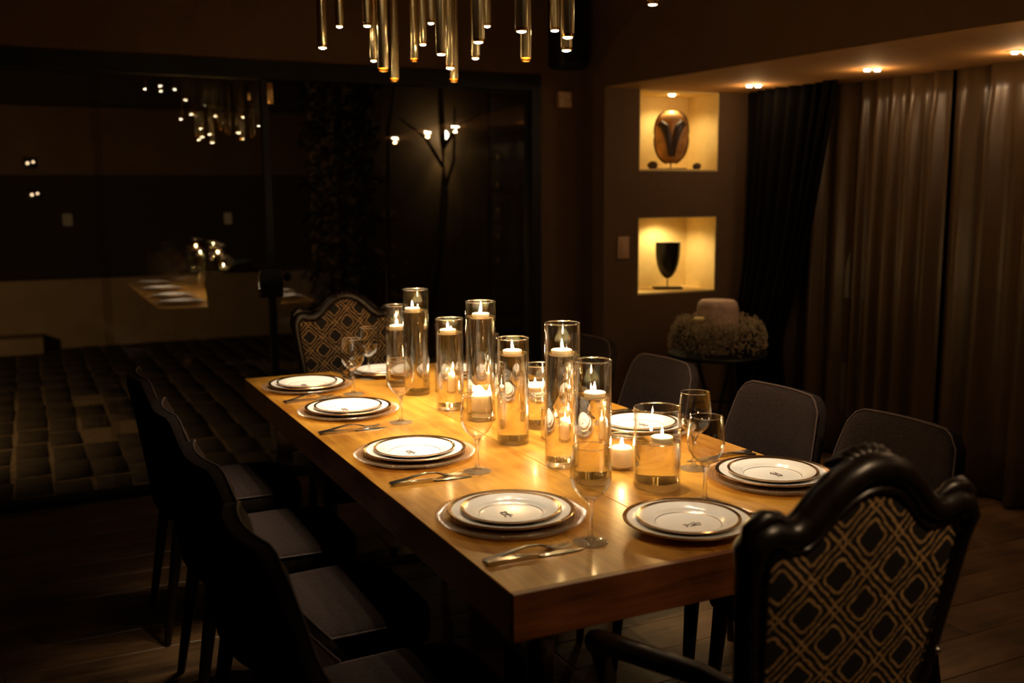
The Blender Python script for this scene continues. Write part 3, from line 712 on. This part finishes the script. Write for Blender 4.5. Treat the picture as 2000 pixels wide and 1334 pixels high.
for x, y, z, d, rec in TUBES:
    px, py, pz, r = x-.5, y-1.3, z-ZC, d/2
    top = min(pz+.62, -.09)
    tu = ob('tube', MB().lathe([(r, .010), (r, top-pz), (r*.35, top-pz+.006), (0, top-pz+.006)], 24), 'tube_brass', cl, (px, py, pz), ang=50)
    tu.data.name = 'tube'
    ob('glass_tip', MB().lathe([(r-.0008, .0095), (r-.0004, .012), (r-.0002, .0095), (r-.0002, .0012), (r-.001, 0), (r-.0028, 0), (r-.003, .0015), (r-.003, .0095), (r-.0008, .0095)], 24), 'amber_glass', tu)
    lz = .045 if rec else .0012
    ob('lamp', MB().lathe([(0, lz-.0042), (r*.38, lz-.0034), (r*.66, lz-.0012), (r*.74, lz+.0006), (0, lz+.0006)], 20), 'led', tu)
    ob('lamp_holder', MB().lathe([(r*.80, lz+.0008), (r*.80, lz+.03), (0, lz+.03), (0, lz+.0010), (r*.80, lz+.0008)], 20), 'tube_brass', tu)
    ob('cable', MB().tube([(0, 0, top-pz), (0, 0, -.05-pz)], .0018, 6), 'black_metal', tu)
    spot('lamp_light', (0, 0, -.008), SPOT_W*(1.45 if y < 1.1 else 1.0 if y < 1.6 else .65), SPOT_COL, 62, .9, .010, tu)

# ================================================================== WALL FITTINGS, NICHES, LIGHTS ON THE BULKHEAD
for k, (x, y) in enumerate(((2.89, 2.93), (2.955, 2.15), (3.085, 1.46), (2.62, .80), (2.66, .05), (2.70, -.95))):
    names = ['farthest twin recessed spotlight above the dark drape', 'second twin recessed spotlight along the bulkhead', 'third twin recessed spotlight at the right picture edge', 'fourth twin recessed spotlight toward the camera', 'fifth twin recessed spotlight beside the camera', 'sixth twin recessed spotlight behind the camera']
    t = thing('recessed_spotlight', names[k], 'ceiling light', (x, y, ZS-.004), 0, 'twin recessed spotlights')
    ob('trim', MB().bevbox(-.055, .055, -.032, .032, -.003, .0, .001), 'soffit_paint', t)
    for sx in (-.024, .024):
        ob('lamp', MB().lathe([(0, -.012), (.011, -.011), (.014, -.006), (.015, -.003)], 16), 'led_white', t, (sx*.9, -sx*.437, 0))
    spot('spotlight_beam', (0, 0, -.02), 2.6, (1, .64, .30), 80, .9, .03, t)
    plight('spotlight_glow', (0, 0, -.045), 1.5, (1, .54, .20), .01, t)
t = thing('ceiling_spotlight', 'round ceiling spotlight above and right of the camera', 'ceiling light', (.95, -1.35, ZC))
ob('trim', MB().lathe([(.030, 0), (.05, 0), (.05, -.006), (.034, -.010), (.030, -.004), (.030, 0)], 24), 'soffit_paint', t)
ob('lamp', MB().lathe([(0, -.006), (.024, -.005), (.028, 0), (0, 0)], 16), 'led_white', t)
spot('spotlight_beam', (0, 0, -.02), 60.0, (1, .66, .36), 40, .9, .03, t, aim=(-.47, .99, -1.97))
nl = thing('niche_downlight', 'small round downlight in the top of the upper niche', 'ceiling light', (2.735, 3.47, 2.029))
ob('lamp', MB().lathe([(0, -.010), (.014, -.009), (.018, -.004), (.019, 0), (0, 0)], 16), 'led_niche', nl)
spot('niche_light', (0, 0, -.02), 4.6, (1, .74, .36), 150, .6, .02, nl)
nl = thing('niche_downlight', 'hidden downlight in the top of the lower niche', 'ceiling light', (2.735, 3.50, 1.317))
ob('lamp', MB().lathe([(0, -.0008), (.018, -.0008), (.019, 0), (0, 0)], 16), 'led_niche', nl)
spot('niche_light', (0, 0, -.02), 5.4, (1, .74, .36), 156, .6, .02, nl)
# carved wooden mask
mk = thing('carved_mask', 'brown carved wooden mask on a stand in the upper niche', 'sculpture', (2.738, 3.475, 1.597), R(-32))
def maskf(sy, s=1.0):
    mb = MB(); N = 28; rings = 12
    def f(u, v):
        a = 2*PI*u; e = .78; ca, sa = math.cos(a), math.sin(a)
        x = math.copysign(abs(ca)**e, ca)*.098*s; z = math.copysign(abs(sa)**e, sa)*.152*s
        z2 = z; x *= (1 + .06*min(1, z/.15)) if z > 0 else (1 - .18*(z/.15)**2)
        k = 1-v; yv = sy*(.055*math.sqrt(max(0, 1-k*k)))
        return (x*k, yv, z2*k)
    return mb.grid(f, N, rings, True)
front = maskf(-1); front.v = [(x, y - .012*max(0, 1-abs(x)/.03), z+.187) for x, y, z in front.v]
backm = maskf(.45); backm.v = [(x, y, z+.187) for x, y, z in backm.v]
ob('face', front.add(backm.v, backm.f), 'mask_wood', mk, ang=60)
# dark owl-like brow lobes that meet in the nose ridge
for sx in (-1, 1):
    ob('brow_inlay', MB().tube([(sx*.084, -.020, .255), (sx*.064, -.045, .262), (sx*.040, -.060, .240), (sx*.024, -.066, .19), (sx*.014, -.068, .13), (sx*.010, -.060, .075)], [.008, .022, .026, .021, .016, .010], 10, False, .35, (0, 1, 0)), 'mask_dark', mk, ang=60)
    ob('rim_edge', MB().tube([(sx*(.098*(math.cos(a)**.78)*(1+.06*max(0, math.sin(a)) - .18*max(0, -math.sin(a))**2)), 0, .187+math.copysign(abs(math.sin(a))**.78, math.sin(a))*.152) for a in [R(-78+i*9.5) for i in range(17)]], .007, 6), 'mask_dark', mk, ang=60)
ob('stand_rod', MB().tube([(0, .01, .006), (0, .01, .06)], .004, 8), 'black_metal', mk)
ob('stand_base', MB().bevbox(-.09, .09, -.045, .045, 0, .008, .002), 'black_metal', mk)
for x, s, lb in ((2.60, .030, 'small dark stone left of the wooden mask'), (2.915, .026, 'small dark stone right of the wooden mask')):
    q = MB().ball((0, 0, s*.8), s, 14, 10, (1.1, .9, .8)); q.v = [(a*(1+.12*math.sin(9*b*30+c*70)), b, c) for a, b, c in q.v]
    tag(ob('display_stone', q, 'stone_dark', None, (x, 3.46, 1.597)), lb, 'stone', 'display stones')
# black shield form
sh = thing('shield_sculpture', 'black shield-shaped sculpture on a thin rod in the lower niche', 'sculpture', (2.738, 3.49, .892), R(-22))
prof = [(0, 0), (.016, .003), (.036, .018), (.056, .048), (.072, .092), (.081, .14), (.084, .185), (.084, .225), (.084, .232), (.079, .232), (.076, .22), (.070, .16), (0, .05)]
q = MB().lathe(prof, 32); q.v = [(x*.9, y*.5, z*.93+.062) for x, y, z in q.v]
ob('shield_body', q, 'mask_black', sh, ang=50)
rq = MB().lathe([(.0795, .2322), (.0845, .2322), (.0845, .2342), (.0795, .2342), (.0795, .2322)], 32); rq.v = [(x*.9, y*.5, z*.93+.062) for x, y, z in rq.v]
ob('shield_rim', rq, 'plate_cream', sh)
ob('stand_rod', MB().tube([(0, 0, .006), (0, 0, .066)], .0035, 8), 'black_metal', sh)
ob('stand_base', MB().bevbox(-.085, .085, -.04, .04, 0, .012, .002), 'black_metal', sh)
sw = thing('wall_switch', 'cream rectangular switch plate left of the lower niche', 'switch', (2.326, YN, 1.157))
ob('plate', MB().bevbox(-.038, .038, -.010, 0, -.062, .062, .004), 'switch_plastic', sw)
ob('rocker', MB().bevbox(-.020, .020, -.014, -.009, -.040, .040, .002), 'switch_plastic', sw)
se = thing('motion_sensor', 'small cream motion sensor beside the glass wall', 'sensor', (2.075, YG-.03, 1.985))
ob('case', MB().bevbox(-.042, .042, -.045, 0, -.045, .045, .008), 'switch_plastic', se)
ob('lens', MB().ball((.012, -.045, .018), .013, 10, 8, (1, .5, 1)), 'plate_cream', se)
sp = thing('loudspeaker', 'black loudspeaker hung high in the back corner', 'speaker', (2.055, 3.47, 2.14))
ob('cabinet', MB().bevbox(-.10, .085, -.08, .09, 0, .44, .03, 3), 'black_plastic', sp)
ob('grille', MB().bevbox(-.082, .068, -.086, -.078, .02, .42, .003), 'black_metal', sp)
ob('bracket', MB().tube([(0, .08, .2), (0, .13, .2)], .02, 8).bevbox(-.04, .04, .115, .13, .12, .28, .004), 'black_metal', sp)

# ================================================================== CURTAINS
def curtain(name, label, cat, mat, ya, yb_, xf, z1, seed, pitch=.13, amp=.035, nseg=7, group=None):
    rg = random.Random(seed); n = max(6, int(abs(ya-yb_)/pitch)); ph = []; yk = []
    cuts = sorted(rg.uniform(.7, 1.3) for _ in range(n)); rg.shuffle(cuts); tot = sum(cuts); acc = 0; knots = [0]
    for c in cuts: acc += c/tot; knots.append(acc)
    amps = [rg.uniform(.45, 1.15)*amp for _ in range(n)]; drift = [rg.uniform(-.25, .25) for _ in range(n)]; skew = [rg.uniform(.3, .7) for _ in range(n)]
    K = 12; mb = MB(); zs = [.015, .25, .6, 1.0, 1.4, 1.75, z1-.12, z1]
    vs = []; fs = []; W = n*K+1
    for z in zs:
        t = z/z1
        for i in range(W):
            k = min(i//K, n-1); s = (i-k*K)/K
            u = knots[k]+(knots[k+1]-knots[k])*s
            yv = ya+(yb_-ya)*u + drift[k]*.03*math.sin(PI*s)*(1-t)
            sk = s**(math.log(.5)/math.log(skew[k]))
            d = amps[k]*(math.sin(PI*sk)**2*.6+math.sin(PI*sk)**7*.4+.10*math.sin(s*2*PI*3+k)**2)*(1 if t < .9 else .8)*(.8+.35*(1-t))
            vs.append((xf(yv)-d, yv, z))
    for j in range(len(zs)-1):
        for i in range(W-1): a = j*W+i; fs.append((a, a+1, a+W+1, a+W))
    mb.add(vs, fs)
    o = ob(name, mb, mat, ang=180); md = o.modifiers.new('thickness', 'SOLIDIFY'); md.thickness = .0025
    return tag(o, label, cat, group)
curtain('satin_curtain', 'brown satin curtain panel beside the dark drape', 'curtain', 'curtain_satin', 3.28, 2.02, cur_x, 2.036, 4, .135, .075, group='satin curtain panels')
curtain('satin_curtain', 'brown satin curtain panel at the right picture edge', 'curtain', 'curtain_satin', 2.0, .75, cur_x, 2.036, 9, .16, .075, group='satin curtain panels')
curtain('satin_curtain', 'brown satin curtain panel beside the camera, mostly out of the picture', 'curtain', 'curtain_satin', .73, -1.6, cur_x, 2.036, 12, .16, .075, group='satin curtain panels')
# black tied-back drape in the corner
dk = random.Random(5); NW, NZ = 90, 22
def drape(u, v):
    z = .02 + 2.015*v
    far = 3.29
    # free edge: wide at the top, swept back to the tie at z~.62
    if z > .62: near = 2.545 + (2.84-2.545)*((2.035-z)/1.415)**1.15
    else: near = 2.84 - .05*(1-z/.62)
    yv = far+(near-far)*u
    d = (.030+.012*math.sin(u*7))*math.sin(u*PI*2*8.5+.6*math.sin(v*3)) + .02*math.sin(u*9+1)
    return (3.13-.02*u + .045*0 + d*(.7+.3*v) - .05*math.exp(-((z-.62)/.35)**2), yv, z)
o = ob('tied_drape', MB().grid(drape, NW, NZ), 'drape_black', ang=180); md = o.modifiers.new('thickness', 'SOLIDIFY'); md.thickness = .003
tag(o, 'black drape tied back in the corner beside the niches', 'drape')

# ================================================================== CAKE TABLE IN THE CORNER
cx, cyy, cz = 2.63, 2.86, .60
st = thing('side_table', 'small round dark metal pedestal table in the corner', 'table', (cx, cyy, 0))
ob('top', MB().lathe([(0, cz-.02), (.262, cz-.02), (.268, cz-.012), (.268, cz-.006), (.262, cz), (0, cz)], 48), 'black_metal', st)
for k in range(4):
    a = k*PI/2+.5
    ob('leg', MB().tube([(.235*math.cos(a), .235*math.sin(a), cz-.02), (.13*math.cos(a+.2), .13*math.sin(a+.2), .30), (.20*math.cos(a+.4), .20*math.sin(a+.4), .012)], .010, 8), 'black_metal', st)
ob('waist_ring', MB().tube([(.135*math.cos(i*PI/12), .135*math.sin(i*PI/12), .30) for i in range(24)], .006, 6, True), 'black_metal', st)
ob('foot_ring', MB().tube([(.20*math.cos(i*PI/12), .20*math.sin(i*PI/12), .008) for i in range(24)], .008, 6, True), 'black_metal', st)
ck = thing('cake', 'round blush speckled cake on the corner side table', 'cake', (cx, cyy, cz))
ob('icing', MB().lathe([(0, 0), (.112, 0), (.114, .01), (.110, .245), (.104, .272), (.090, .286), (0, .290)], 48), 'cake_icing', ck)
for k in range(26):
    a = rng.uniform(0, 2*PI); z = rng.uniform(.20, .27); 
    ob('gold_fleck', MB().ball((.111*math.cos(a), .111*math.sin(a), z), .004, 6, 4, (.6, .6, 1)), 'brass', ck)
wr = MB(); rr = random.Random(11)
for k in range(5200):
    a = rr.uniform(0, 2*PI); th = rr.uniform(0, PI*1.02); q = rr.uniform(.82, 1.06) * (1 + .06*math.sin(a*7) + .05*math.sin(a*13+1))
    r_ = .195 + .070*q*math.cos(th); z = .012 + .185*q*math.sin(th)**.8*(.9+.1*math.sin(a*5))
    if math.sin(th) < .08: z = rr.uniform(.005, .06)
    s = rr.uniform(.0030, .0060); c = (r_*math.cos(a), r_*math.sin(a), z)
    wr.add([(c[0]+s, c[1], c[2]), (c[0], c[1]+s, c[2]), (c[0]-s, c[1], c[2]), (c[0], c[1]-s, c[2]), (c[0], c[1], c[2]+s), (c[0], c[1], c[2]-s)], [(0, 1, 4), (1, 2, 4), (2, 3, 4), (3, 0, 4), (1, 0, 5), (2, 1, 5), (3, 2, 5), (0, 3, 5)])
wt = thing('flower_wreath', 'wreath of tiny dried white blossoms around the cake', 'flowers', (cx, cyy, cz))
o = ob('blossoms', wr, 'gypsophila', wt, smooth=False); o['kind'] = 'stuff'
sb = MB(); 
for k in range(420):
    a = rr.uniform(0, 2*PI); th = rr.uniform(.1, PI-.1)
    p0 = (.185*math.cos(a), .185*math.sin(a), .01); r_ = .185+.07*math.cos(th)
    a2 = a+rr.uniform(-.15, .15); sb.tube([p0, (r_*math.cos(a2), r_*math.sin(a2), .012+.17*math.sin(th))], .0012, 3)
o = ob('stems', sb, 'leaf_dark', wt, smooth=False); o['kind'] = 'stuff'
fb = thing('cream_blossom', 'single pale yellow blossom tucked beside the cake', 'flower', (cx-.145, cyy-.03, cz+.185))
for k in range(7):
    a = k*2*PI/7
    ob('petal', MB().ball((.016*math.cos(a), .016*math.sin(a), .010), .016, 8, 6, (1, 1, .7)), 'cream_petal', fb)
